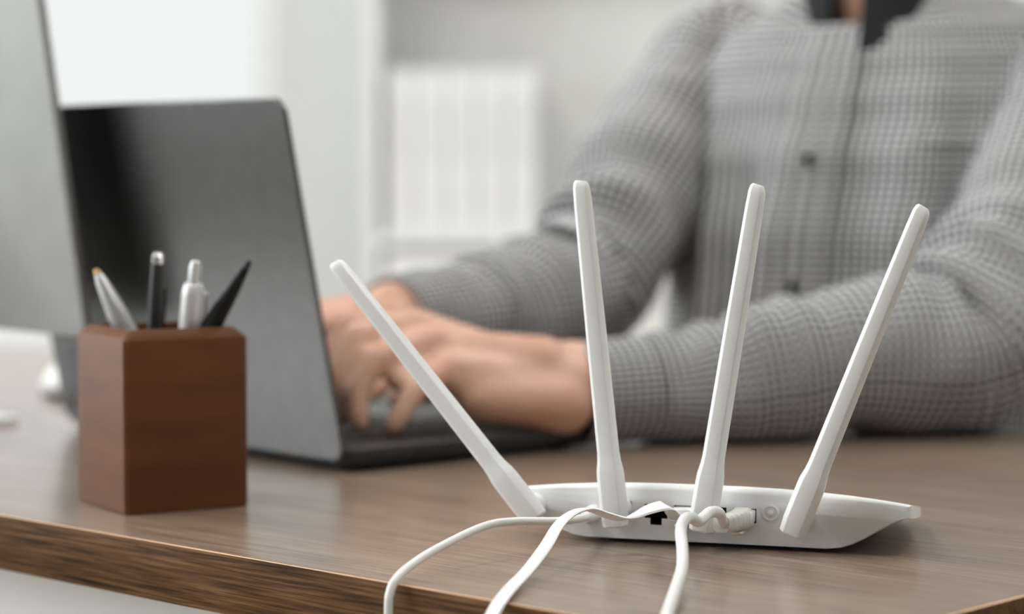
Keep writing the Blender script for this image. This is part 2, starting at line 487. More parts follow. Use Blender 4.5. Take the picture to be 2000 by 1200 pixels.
MB().bbox(.11, DL - .11, -.10, -.06, D - DT - .05, D - DT, .002, 1).build('apron', M['white_paint'], desk, 40)
MB().bbox(.11, DL - .11, -DW + .06, -DW + .10, D - DT - .05, D - DT, .002, 1).build('apron', M['white_paint'], desk, 40)

# ================================================================== router
rax, ray_ = V((.9507, -.311, 0)), V((.311, .9507, 0))
RO = V((.0995, 1.184, D))
router = thing('router', RO, math.atan2(-.311, .9507), 'white router with four tall upright antennas on the desk', 'router')
def router_profile(drop, bottom, inset, tophalf, k):
    """outline in x,z, same count for each station"""
    pts = []
    hb, ht = .064 - inset * .5, tophalf - inset
    # bottom, left to right
    for i in range(9):
        pts.append((-hb + 2 * hb * i / 8, bottom))
    # flaring underside to right tip
    zt0, zt1 = .0195 * k + inset * .3, .0262 * k - inset * .6
    for i in range(1, 9):
        t = i / 8
        x = hb + (ht - hb) * (t ** .85)
        z = bottom + (zt0 - bottom) * (t * t * (3 - 2 * t)) ** .95
        pts.append((x, z))
    pts.append((ht, (zt0 + zt1) / 2)); pts.append((ht - .0004, zt1))
    for i in range(1, 16):
        t = i / 16
        x = (ht - .0015) * math.cos(PI * t)
        z = zt1 + (.0325 * k - drop - zt1) * (1 - abs(x / ht) ** 2.6)
        pts.append((x, max(z, zt1)))
    pts.append((-ht + .0004, zt1)); pts.append((-ht, (zt0 + zt1) / 2))
    for i in range(8, 0, -1):
        t = i / 8
        x = -(hb + (ht - hb) * (t ** .85))
        z = bottom + (zt0 - bottom) * (t * t * (3 - 2 * t)) ** .95
        pts.append((x, z))
    return pts
stations = [(0, .0042, .0025, .0012, .1065, 1), (.0006, .0028, .0022, .0006, .1068, 1), (.0018, .0014, .002, .0002, .107, 1), (.004, .0003, .002, 0, .1072, .99),
            (.006, 0, .002, 0, .1072, .975), (.02, .0004, .002, 0, .1068, .885), (.04, .001, .002, 0, .1055, .77), (.06, .002, .002, 0, .103, .66), (.10, .003, .002, .001, .096, .46),
            (.118, .0035, .002, .004, .091, .38), (.122, .0035, .003, .006, .088, .34)]
mb = MB()
mb.loft([[(x, y, z) for x, z in router_profile(dr, bo, ins, th, k)] for y, dr, bo, ins, th, k in stations])
shell_me = mb.mesh('shell', M['white_plastic'], 50)
# cut the sockets
cut = MB()
def keyed(x, z):
    """network socket cutter: wide slot with a narrower notch below"""
    prof = [(-.0061, .0048), (.0061, .0048), (.0061, -.0026), (.0031, -.0026), (.0031, -.0061), (-.0031, -.0061), (-.0031, -.0026), (-.0061, -.0026)]
    cut.loft([[(x + a, -.004, z + b) for a, b in prof], [(x + a, .016, z + b) for a, b in prof]])
PORTS = (-.0258, -.0101, .0056, .0213)
PZ = .0163
for x in PORTS: keyed(x, PZ)
cut.loft([[(-.0594 + .0034 * math.cos(2 * PI * j / 20), y, .0149 + .0034 * math.sin(2 * PI * j / 20)) for j in range(20)] for y in (-.004, .012)])
cut.box(-.0397, -.0387, -.004, .002, .0165, .0222)
shell = link('shell', shell_me, router)
cutter = link('cutter', cut.mesh('cutter', M['port_dark']), router)
md = shell.modifiers.new('cut', 'BOOLEAN'); md.object = cutter; md.operation = 'DIFFERENCE'; md.solver = 'EXACT'
dg = bpy.context.evaluated_depsgraph_get()
me2 = bpy.data.meshes.new_from_object(shell.evaluated_get(dg))
shell.modifiers.clear(); shell.data = me2
bpy.data.objects.remove(cutter)
for i, x in enumerate(PORTS):      # socket liners: five inner walls
    mb = MB()
    prof = [(-.006, .0047), (.006, .0047), (.006, -.0025), (.003, -.0025), (.003, -.006), (-.003, -.006), (-.003, -.0025), (-.006, -.0025)]
    mb.loft([[(x + a, .0004, PZ + b) for a, b in prof], [(x + a, .0155, PZ + b) for a, b in prof]], cap0=False)
    mb.build('network_socket', M['port_dark'], router)
mb = MB(); mb.loft([[(-.0594 + .0033 * math.cos(2 * PI * j / 20), y, .0149 + .0033 * math.sin(2 * PI * j / 20)) for j in range(20)] for y in (.0006, .0115)], cap0=False)
mb.build('power_socket', M['port_dark'], router)
YAX = Matrix(((1, 0, 0, 0), (0, 0, -1, 0), (0, 1, 0, 0), (0, 0, 0, 1)))   # local z -> -y
def at_rear(x, z): return Matrix.Translation((x, 0, z)) @ YAX
btn = MB().lathe([(.0046, -.0005), (.0046, .0003), (.0042, .0006), (.0034, .0006), (.0032, .0001)], 28, at_rear(.0348, .0193)).build('reset_button', M['white_matte'], router, 40)
MB().lathe([(.0016, 0), (.0016, .0009), (.0011, .0012)], 16, at_rear(.0348, .0193)).build('button_cap', M['white_matte'], btn, 40)
for x, y in ((-.05, .012), (.05, .012), (-.05, .11), (.05, .11)):
    MB().lathe([(.006, 0), (.006, .0022)], 16, Matrix.Translation((x, y, 0))).build('rubber_foot', M['rubber'], router, 40)

def antenna(px, pz, ang, L):
    root = MB()
    st = [(-.0080, .0118, .0095), (-.0072, .0132, .0110), (0, .0143, .0124), (.018, .0141, .0122), (.0215, .0138, .0119), (.0265, .0121, .0102), (.031, .0114, .0095),
          (L * .55, .0106, .0088), (L - .012, .0094, .0076), (L - .004, .0088, .007), (L - .0012, .0076, .006), (L, .0056, .0042)]
    rings = []
    for z, w, t in st:
        a, b = w / 2, t / 2
        cx, cy = a * .62, b * .30
        ring = [(cx, -b), (a, -cy), (a, cy), (cx, b), (-cx, b), (-a, cy), (-a, -cy), (-cx, -b)]
        dz = 0
        rings.append([(x, y, z + (x * -.18 if z > L - .006 else 0)) for x, y in ring])
    root.loft(rings)
    # soften the long edges
    me = root.mesh('antenna', M['white_plastic'])
    bm = bmesh.new(); bm.from_mesh(me)
    es = [e for e in bm.edges if abs((e.verts[0].co - e.verts[1].co).normalized().z) > .5]
    bmesh.ops.bevel(bm, geom=es, offset=.0006, segments=2, profile=.5, affect='EDGES')
    for f in bm.faces: f.smooth = True
    for e in bm.edges:
        if len(e.link_faces) == 2 and e.calc_face_angle(0) > R(32): e.smooth = False
    bm.to_mesh(me); bm.free()
    o = link('antenna', me, router)
    o.location = (px, -.0145, pz)
    o.rotation_euler = (0, ang, 0)
    h = MB().lathe([(.0058, -.0145), (.0058, -.005)], 20, Matrix(((1, 0, 0, 0), (0, 0, -1, 0), (0, 1, 0, 0), (0, 0, 0, 1)))).build('hinge_barrel', M['white_plastic'], o, 40)
    return o
antenna(-.0915, .0185, R(-40.3), .167)
antenna(-.0443, .0185, R(-6.1), .172)
antenna(.0033, .0185, R(9.1), .1712)
antenna(.0515, .0185, R(21.3), .170)

# ================================================================== cables
def rw(x, y, z):
    """router local -> world"""
    return RO + rax * x + ray_ * y + V((0, 0, z))
def world_part(mb, name, m, root, smooth=50):
    return mb.shift(-V(root.location)).build(name, m, root, smooth)
def router_basis(x, z):
    return Matrix((( rax.x, 0, -ray_.x, rw(x, 0, z).x), (rax.y, 0, -ray_.y, rw(x, 0, z).y), (0, 1, 0, rw(x, 0, z).z), (0, 0, 0, 1)))

# power cord
p_root = thing('power_cable', rw(-.0594, 0, .0149), 0, 'round white power cord dropping over the desk edge, furthest left', 'cable', 'router cables')
ppts = [rw(-.0594, .006, .0149), rw(-.0594, -.010, .0149), (.0343, 1.168, .7672), (.0226, 1.162, .7668), (0, 1.151, .7683), (-.0153, 1.137, .7675), (-.0373, 1.108, .7610), (-.0488, 1.087, .7564),
        (-.0545, 1.0735, .7527), (-.0570, 1.0690, .7475), (-.0578, 1.0672, .738), (-.058, 1.066, .70), (-.057, 1.066, .60), (-.055, 1.07, .42)]
world_part(MB().tube(catmull(ppts, 8), .0021, 14), 'cord', M['cord'], p_root)
world_part(MB().lathe([(.0033, -.008), (.0033, -.0002), (.0046, 0), (.0046, .009), (.0036, .012), (.0026, .016)], 20, router_basis(-.0594, .0149)), 'plug', M['white_matte'], p_root)

# flat network cable
f_root = thing('flat_cable', rw(-.0101, 0, PZ), 0, 'flat bright white network cable twisting over the desk edge', 'cable', 'router cables')
fp = [(rw(-.0101, -.010, PZ), (0, -.05, 1)), (rw(-.0108, -.018, PZ + .001), (0, -.1, 1)), ((.0777, 1.158, .7749), (-.15, -.5, .85)), ((.0698, 1.156, .7739), (-.3, -.5, .8)),
      ((.0621, 1.156, .7705), (-.25, -.15, .9)), ((.0556, 1.156, .7690), (0, .28, .95)), ((.0478, 1.154, .7711), (.2, .42, .85)), ((.0386, 1.150, .7747), (0, .2, .97)),
      ((.0302, 1.142, .7738), (-.45, -.35, .8)), ((.0228, 1.130, .7695), (-.45, -.55, .7)), ((.0161, 1.108, .7625), (-.35, -.6, .7)), ((.0073, 1.083, .7553), (-.3, -.45, .8)),
      ((.0000, 1.055, .7527), (-.2, -.35, .9)), ((-.0052, 1.0265, .7513), (-.3, -.6, .7)), ((-.0085, 1.0170, .7473), (-.55, -.75, .3)), ((-.0125, 1.0130, .738), (-.68, -.73, .05)),
      ((-.017, 1.012, .70), (-.68, -.73, 0)), ((-.02, 1.012, .6), (-.68, -.73, 0)), ((-.02, 1.014, .42), (-.68, -.73, 0))]
def ribbon(fp, w, t, per=8):
    P = catmull([a for a, _ in fp], per); N = catmull([b for _, b in fp], per)
    mb = MB(); rings = []
    for i, p in enumerate(P):
        tg = (P[min(i + 1, len(P) - 1)] - P[max(i - 1, 0)]).normalized()
        n = (N[i] - tg * N[i].dot(tg)).normalized(); s = tg.cross(n)
        c = t * .45
        prof = [(w / 2 - c, t / 2), (w / 2, t / 2 - c), (w / 2, -t / 2 + c), (w / 2 - c, -t / 2), (-w / 2 + c, -t / 2), (-w / 2, -t / 2 + c), (-w / 2, t / 2 - c), (-w / 2 + c, t / 2)]
        rings.append([p + s * a + n * b for a, b in prof])
    return mb.loft(rings)
world_part(ribbon(fp, .0078, .0016), 'ribbon', M['flat_cord'], f_root, 40)
def plug_box(x, y0, y1, hw, z0, z1, bev=.0006):
    mb = MB(); mb.bbox(-hw, hw, z0, z1, -y1, -y0, bev, 1)
    B = router_basis(x, PZ)
    mb.v = [tuple(B @ V((a, b, c))) for a, b, c in mb.v]
    return mb
world_part(plug_box(-.0101, -.011, .008, .0056, -.0022, .0043), 'plug', M['clear'], f_root)
world_part(plug_box(-.0101, -.0125, .004, .0028, -.0052, -.0030), 'latch', M['clear'], f_root)

# thick round network cable
t_root = thing('network_cable', rw(.0213, 0, PZ), 0, 'thick round white network cable with ribbed grey boot', 'cable', 'router cables')
tp = [rw(.0200, -.014, PZ), rw(.0162, -.026, PZ + .0010), (.1035, 1.1440, .7736), (.0988, 1.1385, .7749), (.0950, 1.1325, .7732), (.0915, 1.1255, .7722), (.0876, 1.1180, .7752), (.0836, 1.1080, .7757), (.0812, 1.1000, .7716), (.0809, 1.0850, .7648),
      (.0790, 1.0620, .7595), (.0733, 1.0280, .7548), (.0672, .985, .7532), (.0650, .9655, .7524), (.0635, .9585, .7475), (.0630, .9570, .735), (.062, .957, .68), (.06, .96, .42)]
world_part(MB().tube(catmull(tp, 8), .00285, 16), 'cord', M['cord'], t_root)
world_part(plug_box(.0213, -.010, .008, .0056, -.0022, .0043), 'plug', M['clear'], t_root)
world_part(plug_box(.0213, -.018, .006, .0027, -.0066, -.0046), 'latch', M['boot'], t_root)
prof = []
for i in range(13):
    t = i / 12
    hw, hh = .0060 - .0018 * t, .0058 - .0015 * t
    g = .0006 if i % 2 else 0
    prof.append((.005 + .023 * t, hw - g, hh - g, -.006 * t * t))
mb = MB(); rings = []
B = router_basis(.0213, PZ + .0004)
for d, hw, hh, sh in prof:
    rings.append([B @ V((sh + hw * math.copysign(abs(math.cos(a)) ** .6, math.cos(a)), hh * math.copysign(abs(math.sin(a)) ** .6, math.sin(a)), d)) for a in [2 * PI * j / 20 for j in range(20)]])
mb.loft(rings)
world_part(mb, 'strain_boot', M['boot'], t_root, 30)

# ================================================================== pen cup and pens
cu, cw, ch = .076, .076, .1045
cr = V((.857, .515, 0)); cl = V((-.515, .857, 0))
CO = V((-.2183, 1.2924, D))
CC = CO + cr * (cu / 2) + cl * (cu / 2)
crot = math.atan2(.515, .857)
def sq(h, c, z):
    """square ring with chamfered corners"""
    return [(h - c, -h, z), (h, -h + c, z), (h, h - c, z), (h - c, h, z), (-h + c, h, z), (-h, h - c, z), (-h, -h + c, z), (-h + c, -h, z)]
mb = MB()
h = cu / 2
mb.loft([sq(h - .0008, .002, 0), sq(h, .0018, .0008), sq(h, .0018, ch - .0062), sq(h - .0008, .0018, ch - .0048), sq(h - .0052, .0018, ch - .0004), sq(h - .006, .0018, ch),
         sq(h - .0088, .0015, ch), sq(h - .0094, .0015, ch - .0006), sq(h - .0094, .0015, .008)])
cup = mb.build('pen_cup', M['cup'], None, 30)
cup.location = CC; cup.rotation_euler = (0, 0, crot)
tag(cup, 'square dark brown wooden pen cup holding four pens', 'pen cup')

def pen(name, foot, top, label, parts):
    """pen standing in the cup: foot/top world points; parts = list of (name, material, [(r, s)])"""
    foot, top = V(foot), V(top)
    d = (top - foot); L = d.length
    o = thing(name, foot, 0, label, 'pen', 'pens in the wooden cup')
    q = d.to_track_quat('Z', 'Y')
    o.rotation_mode = 'QUATERNION'; o.rotation_quaternion = q
    for pn, m, prof in parts:
        if callable(prof): prof(o, pn, m)
        else: MB().lathe([(r, s * L) for r, s in prof], 20).build(pn, M[m], o, 35)
    return o
def cpt(a, b, z): return CC + cr * a + cl * b + V((0, 0, z))
def clip(x, z0, z1, w=.0016):
    def f(o, pn, m):
        mb = MB(); mb.bbox(x - .0005, x + .0009, -w, w, z0, z1, .0004, 1)
        mb.bbox(.003, x + .0005, -w, w, z1 - .003, z1, .0004, 1)
        mb.build(pn, M[m], o, 40)
    return f
pen('ballpoint_pen', cpt(.0210, -.009, .0095), cpt(-.0285, .030, .137), 'satin silver pen with brass tip leaning left in the cup',
    [('barrel', 'pen_silver', [(.0042, 0), (.0066, .02), (.0070, .66), (.0062, .80), (.0038, .94), (.0024, .975)]), ('tip', 'brass', [(.0022, .972), (.0019, .99), (.0008, 1.0)])])
pen('ballpoint_pen', cpt(-.006, .010, .0095), (-.2050, 1.335, .8975), 'slim dark grey pen with pale round end, tallest in the cup',
    [('barrel', 'pen_grey', [(.001, 0), (.0035, .06), (.0042, .12), (.0043, .80), (.0036, .955)]), ('end_cap', 'chrome', [(.0036, .955), (.0037, .985), (.0022, 1.0)]), ('clip', 'pen_black', clip(.0052, .075, .118))])
pen('ballpoint_pen', cpt(.012, .006, .0095), (-.1827, 1.330, .8925), 'thick pearl white pen with push button standing in the cup',
    [('barrel', 'pen_white', [(.001, 0), (.003, .05), (.006, .14), (.0068, .5), (.0067, .86), (.0058, .895), (.0045, .905)]), ('push_button', 'pen_white', [(.0035, .90), (.0035, .975), (.0025, 1.0)]), ('clip', 'chrome', clip(.0078, .09, .118, .0019))])
pen('ballpoint_pen', cpt(-.0215, .017, .0095), cpt(.0395, -.0385, .1430), 'tapered black pen leaning right in the cup',
    [('barrel', 'pen_black', [(.002, 0), (.005, .05), (.0064, .55), (.0062, .68), (.0044, .86), (.0026, .965)]), ('tip', 'pen_grey', [(.0024, .965), (.0022, .985), (.0012, 1.0)])])

# ================================================================== laptop
lb = V((.752, .659, 0)); lu = V((-.659, .752, 0))
LO = V((-.107, 1.4732, D))
lap = thing('laptop', LO, math.atan2(.659, .752), 'open dark grey laptop seen from behind, hands on its keyboard', 'laptop')
LW, LD, LH = .349, .2405, .0135         # width along local y, depth along local x
def rrect(x0, x1, y0, y1, r, z, n=6):
    out = []
    for cx, cy, a0 in ((x1 - r, y1 - r, 0), (x0 + r, y1 - r, 90), (x0 + r, y0 + r, 180), (x1 - r, y0 + r, 270)):
        for i in range(n + 1):
            a = R(a0 + 90 * i / n)
            out.append((cx + r * math.cos(a), cy + r * math.sin(a), z))
    return out
z0 = .0022
base = MB().loft([rrect(.006, LD - .008, .006, LW - .006, .010, z0), rrect(.001, LD - .002, .001, LW - .001, .011, z0 + .004), rrect(0, LD, 0, LW, .012, z0 + .007), rrect(0, LD, 0, LW, .012, z0 + LH - .0008), rrect(.0008, LD - .0008, .0008, LW - .0008, .0115, z0 + LH)])
base_o = base.build('base', M['deck_grey'], lap, 40)
ztop = z0 + LH
for x in (.02, LD - .03):
    for y in (.03, LW - .03):
        MB().lathe([(.007, 0), (.007, z0 + .001)], 16, Matrix.Translation((x, y, 0))).build('rubber_foot', M['rubber'], lap, 40)
MB().box(.018, .128, .034, LW - .034, ztop - .0003, ztop + .0002).build('keyboard_well', M['key'], lap)
key_me = None
rows = [(14, .010), (14, .0175), (14, .0175), (13, .0175), (12, .0175), (9, .0175)]
x = .020
for nk, dep in rows:
    span = LW - .072
    w = span / nk
    mk = MB(); mk.bbox(-dep / 2 + .0012, dep / 2 - .0012, -w / 2 + .0012, w / 2 - .0012, 0, .0014, .0005, 1)
    me = mk.mesh('key', M['key'], 40)
    for i in range(nk):
        k = link('key', me, base_o)
        k.location = (x + dep / 2, .036 + w * (i + .5), ztop + .0002)
    x += dep
MB().bbox(.140, .228, LW / 2 - .068, LW / 2 + .068, ztop - .0006, ztop + .0004, .0004, 1).build('trackpad', M['space_grey'], lap, 40)
for x, w in ((.030, .0045), (.050, .0045), (.078, .0018)):
    MB().bbox(x - w, x + w, -.0004, .004, z0 + .0078, z0 + .0106, .0003, 1).build('side_port', M['key'], lap, 40)
MB().tube([V((.004, .03, ztop - .001)), V((.004, LW - .03, ztop - .001))], .0045, 16).build('hinge', M['key'], lap, 40)
# lid: pivot at hinge, leaning outwards
lid = MB()
LHt, LT = .2385, .0032
def lidr(z, ins): return [(p[2], p[1], p[0]) for p in rrect(.0 + ins, LHt - ins, 0 + ins, LW - ins, .0125 - ins, z)]
lid.loft([lidr(-LT / 2, .0012), lidr(-LT / 2 + .0006, .0003), lidr(-LT / 2 + .0014, 0), lidr(LT / 2 - .0006, 0), lidr(LT / 2, .0005)])
lid_o = lid.build('lid', M['space_grey'], lap, 30)
lid_o.location = (.0005, 0, ztop - .008)
lid_o.rotation_euler = (0, R(-11.5), 0)
MB().bbox(LT / 2, LT / 2 + .0006, .004, LW - .004, .012, LHt - .004, .0003, 1).build('screen', M['screen'], lid_o, 40)

# ================================================================== desktop monitor
MOO = LO + lu * .222 - lb * .055
mon = thing('computer_monitor', MOO, math.atan2(.659, .752), 'silver desktop monitor at the left edge with its back turned', 'monitor')
MW, MHt, MT = .528, .43, .006
tilt = R(-8.5)
def tiltm(p):
    q = Matrix.Rotation(tilt, 3, 'Y') @ V(p)
    return (q.x, q.y, q.z + .079)
mb = MB()
def ms(x, ins, r): return [(x, p[1], p[0]) for p in rrect(ins, MHt - ins, ins, MW - ins, r, 0)]
mb.loft([ms(MT / 2, .0006, .009), ms(MT / 2 - .0006, 0, .01), ms(-MT / 2 + .001, 0, .01), ms(-MT / 2, .001, .009), ms(-.010, .05, .02), ms(-.022, .12, .03), ms(-.027, .18, .03)])
mb.v = [tiltm(p) for p in mb.v]
mb.build('back_shell', M['silver'], mon, 30)
mb = MB().bbox(MT / 2, MT / 2 + .0012, .003, MW - .003, .065, MHt - .003, .0005, 1); mb.v = [tiltm(p) for p in mb.v]
mb.build('screen', M['screen'], mon, 40)
mb = MB().bbox(MT / 2, MT / 2 + .001, .003, MW - .003, .003, .064, .0005, 1); mb.v = [tiltm(p) for p in mb.v]
mb.build('chin', M['silver'], mon, 40)
# stand: bent plate, foot flat on the desk
prof = [(-.030, .30), (-.045, .27), (-.075, .12), (-.088, .03), (-.086, .012), (-.076, .005)]
mb = MB(); rings = []
pp = [V((a, 0, b)) for a, b in prof]
for i, p in enumerate(pp):
    t = (pp[min(i + 1, 5)] - pp[max(i - 1, 0)]).normalized(); nrm = V((t.z, 0, -t.x))
    w = .075
    rings.append([(p.x + nrm.x * s, MW / 2 + y, p.z + nrm.z * s) for s, y in ((.0025, -w), (.0025, w), (-.0025, w), (-.0025, -w))])
mb.loft(rings)
st_o = mb.build('stand', M['silver'], mon, 30)
mb = MB(); mb.loft([rrect(-.092, .052, MW / 2 - .078, MW / 2 + .078, .012, 0), rrect(-.092, .052, MW / 2 - .078, MW / 2 + .078, .012, .0045)])
mb.build('foot', M['white_paint'], st_o, 30)

# ================================================================== mouse
mo = thing('computer_mouse', (-.362, 1.975, D), math.atan2(.752, -.659) , 'white computer mouse on the desk behind the pen cup', 'mouse')
mb = MB(); rings = []
NS = 14
for i in range(NS + 1):
    s = i / NS
    x = -.056 + .112 * s
    wd = .031 * (1 - abs(2 * s - 1) ** 3.2) ** .5 + .0006
    hh = .036 * (1 - abs(2 * (s ** .9) - 1) ** 2.6) ** .6 + .0008
    ring = []
    for j in range(24):
        a = 2 * PI * j / 24
        z = math.sin(a)
        ring.append((x, wd * math.copysign(abs(math.cos(a)) ** .8, math.cos(a)), (hh * (.32 + .68 * z) if z > 0 else hh * .32 * (1 + z)) + .001))
    rings.append(ring)
mb.loft(rings)
mb.build('shell', M['white_plastic'], mo, 60)
MB().bbox(-.05, .05, -.022, .022, 0, .0016, .0006, 1).build('glide_pad', M['rubber'], mo, 40)
MB().lathe([(.002, -.004), (.0055, -.003), (.006, 0), (.0055, .003), (.002, .004)], 20, Matrix.Translation((.034, 0, .0265)) @ Matrix.Rotation(PI / 2, 4, 'X')).build('scroll_wheel', M['boot'], mo, 40)

# ================================================================== person
BC = V((.330, 2.02, 0)); PF = V((-.62, -.785, 0)); PL = V((.785, -.62, 0))
def W(lat, fwd, z): return BC + PL * lat + PF * fwd + V((0, 0, z))
person = thing('person', (BC.x, BC.y, 0), 0, 'seated person in black and white checked shirt typing on the laptop', 'person')
BL = BC.copy()

def capsule(bm_v, bm_f, p0, r0, p1, r1, n=14, h=5):
    p0, p1 = V(p0), V(p1)
    d = (p1 - p0)
    t = d.normalized() if d.length > 1e-6 else V((0, 0, 1))
    a = t.orthogonal().normalized(); b = t.cross(a)
    rings = []
    for i in range(h):
        ph = -PI / 2 + (i + .5) / h * PI / 2
        rings.append((p0 + t * (r0 * math.sin(ph)), r0 * math.cos(ph)))
    rings.append((p0, r0)); rings.append((p1, r1))
    for i in range(h):
        ph = (i + .5) / h * PI / 2
        rings.append((p1 + t * (r1 * math.sin(ph)), r1 * math.cos(ph)))
    base = len(bm_v)
    for c, r in rings:
        for j in range(n):
            an = 2 * PI * j / n
            bm_v.append(tuple(c + a * (r * math.cos(an)) + b * (r * math.sin(an))))
    for i in range(len(rings) - 1):
        for j in range(n):
            k = (j + 1) % n
            bm_f.append((base + i * n + j, base + i * n + k, base + (i + 1) * n + k, base + (i + 1) * n + j))
    bm_f.append(tuple(base + j for j in reversed(range(n))))
    o = base + (len(rings) - 1) * n
    bm_f.append(tuple(o + j for j in range(n)))

def ellipsoid(bv, bf, c, ax, n=24, m=14):
    """ax: three world vectors (radii)"""
    base = len(bv); c = V(c)
    for i in range(m):
        ph = -PI / 2 + PI * (i + .5) / m
        for j in range(n):
            th = 2 * PI * j / n
            bv.append(tuple(c + ax[0] * (math.cos(ph) * math.cos(th)) + ax[1] * (math.cos(ph) * math.sin(th)) + ax[2] * math.sin(ph)))
    for i in range(m - 1):
        for j in range(n):
            k = (j + 1) % n
            bf.append((base + i * n + j, base + i * n + k, base + (i + 1) * n + k, base + (i + 1) * n + j))
    bf.append(tuple(base + j for j in reversed(range(n)))); bf.append(tuple(base + (m - 1) * n + j for j in range(n)))

Z3 = V((0, 0, 1))
SHL, SHR = W(.176, -.015, 1.022), W(-.186, -.015, 1.030)
ELL, WRL = V((.344, 1.735, .812)), V((.0435, 1.628, .797))
ELR, WRR = V((.062, 1.972, .842)), V((-.076, 1.760, .830))

bv, bf = [], []
cap = lambda *a: capsule(bv, bf, *a)
# trunk and neck
cap(W(0, 0, .55), .105, W(0, .0, .80), .095); cap(W(0, 0, .80), .095, W(0, -.01, .97), .09)
cap(W(-.09, -.015, .97), .075, W(.09, -.015, .97), .075)
cap(W(-.13, -.02, 1.035), .035, W(.13, -.02, 1.035), .035)
cap(W(0, -.015, 1.02), .062, W(0, .012, 1.17), .054)
cap(W(-.08, 0, .55), .09, W(.08, 0, .55), .09)
# head
hc = W(0, .035, 1.285)
ellipsoid(bv, bf, hc, (PL * .076, PF * .097, Z3 * .100))
ellipsoid(bv, bf, W(0, .062, 1.225), (PL * .060, PF * .066, Z3 * .068))
cap(W(-.018, .110, 1.183), .016, W(.018, .110, 1.183), .016)           # chin
cap(W(0, .124, 1.278), .0085, W(0, .146, 1.240), .0125)                # nose
cap(W(-.013, .134, 1.235), .008, W(.013, .134, 1.235), .008)
cap(W(-.020, .122, 1.207), .0065, W(.020, .122, 1.207), .0065)         # lips
cap(W(-.018, .122, 1.198), .0068, W(.018, .122, 1.198), .0068)
for s in (-1, 1):
    cap(W(.016 * s, .121, 1.300), .008, W(.048 * s, .106, 1.298), .008)   # brow
    cap(W(.038 * s, .084, 1.240), .026, W(.040 * s, .070, 1.225), .026)   # cheek
    cap(W(.020 * s, .1185, 1.2895), .0048, W(.043 * s, .1105, 1.2885), .0048)   # eyelids
    cap(W(.020 * s, .1175, 1.2735), .0042, W(.043 * s, .1095, 1.2740), .0042)
    ellipsoid(bv, bf, W(.078 * s, .020, 1.262), (PL * .008, PF * .020, Z3 * .032), 12, 8)  # ear
    # arms
for sh, el, wr in ((SHL, ELL, WRL), (SHR, ELR, WRR)):
    dz = V((0, 0, -.006))
    cap(sh, .042, el, .034); cap(el, .034, el.lerp(wr, .35) + dz, .030); cap(el.lerp(wr, .35) + dz, .030, el.lerp(wr, .75) + dz, .024); cap(el.lerp(wr, .75) + dz, .024, wr, .025)
# legs
for s in (-1, 1):
    hip, knee, ank = W(.085 * s, 0, .545), W(.13 * s, .44, .525), W(.13 * s, .40, .11)
    cap(hip, .070, knee, .040); cap(knee, .040, knee.lerp(ank, .35), .040); cap(knee.lerp(ank, .35), .040, ank, .028)
    cap(W(.13 * s, .375, .050), .024, W(.138 * s, .50, .034), .018)
# hands
def hand(wr, mcps, fingers, thumb, flat):
    """flat: sideways unit vector; metacarpals fan from wrist to knuckles"""
    for i, m in enumerate(mcps):
        o = wr + flat * ((1.5 - i) * .0095)
        cap(o, .0150, m, .0105)
    for i in range(3):
        cap(mcps[i].lerp(wr, .12), .0100, mcps[i + 1].lerp(wr, .12), .0100)
        cap(mcps[i].lerp(wr, .5), .0125, mcps[i + 1].lerp(wr, .5), .0125)
    for m, (pip, dip, tip), r in zip(mcps, fingers, (.0100, .0103, .0099, .0088)):
        cap(m, r + .0012, pip, r); cap(pip, r, dip, r * .9); cap(dip, r * .9, tip, r * .78)
    cap(thumb[0], .0145, thumb[1], .0115); cap(thumb[1], .0112, thumb[2], .0098); cap(thumb[2], .0098, thumb[3], .0082)
VV = V
# left hand: index .. pinky
Lm = [VV((-.0725, 1.629, .836)), VV((-.065, 1.611, .838)), VV((-.055, 1.592, .828)), VV((-.0445, 1.5745, .811))]
Lf = [(VV((-.113, 1.607, .838)), VV((-.126, 1.598, .812)), VV((-.129, 1.594, .784))),
      (VV((-.107, 1.578, .832)), VV((-.119, 1.567, .805)), VV((-.118, 1.563, .777))),
      (VV((-.093, 1.560, .818)), VV((-.105, 1.551, .796)), VV((-.1035, 1.547, .7755))),
      (VV((-.0655, 1.550, .797)), VV((-.0740, 1.544, .783)), VV((-.0795, 1.541, .7740)))]
Lt = [VV((.006, 1.648, .795)), VV((-.030, 1.665, .793)), VV((-.060, 1.660, .787)), VV((-.082, 1.648, .781))]
hand(VV((.030, 1.624, .800)), Lm, Lf, Lt, V((-.30, .90, .12)))
cap(WRL, .029, VV((.030, 1.624, .799)), .027)
cap(VV((.036, 1.604, .783)), .0225, VV((-.022, 1.584, .790)), .0185)
cap(VV((-.010, 1.592, .797)), .019, VV((-.040, 1.578, .802)), .0125)
cap(VV((.010, 1.64, .795)), .02, VV((-.05, 1.632, .82)), .014)
cap(VV((.020, 1.615, .808)), .022, VV((-.05, 1.60, .822)), .014)
cap(WRL + V((0, .016, 0)), .021, VV((.022, 1.640, .800)), .017)
cap(WRL - V((0, .014, 0)), .021, VV((.022, 1.608, .798)), .017)
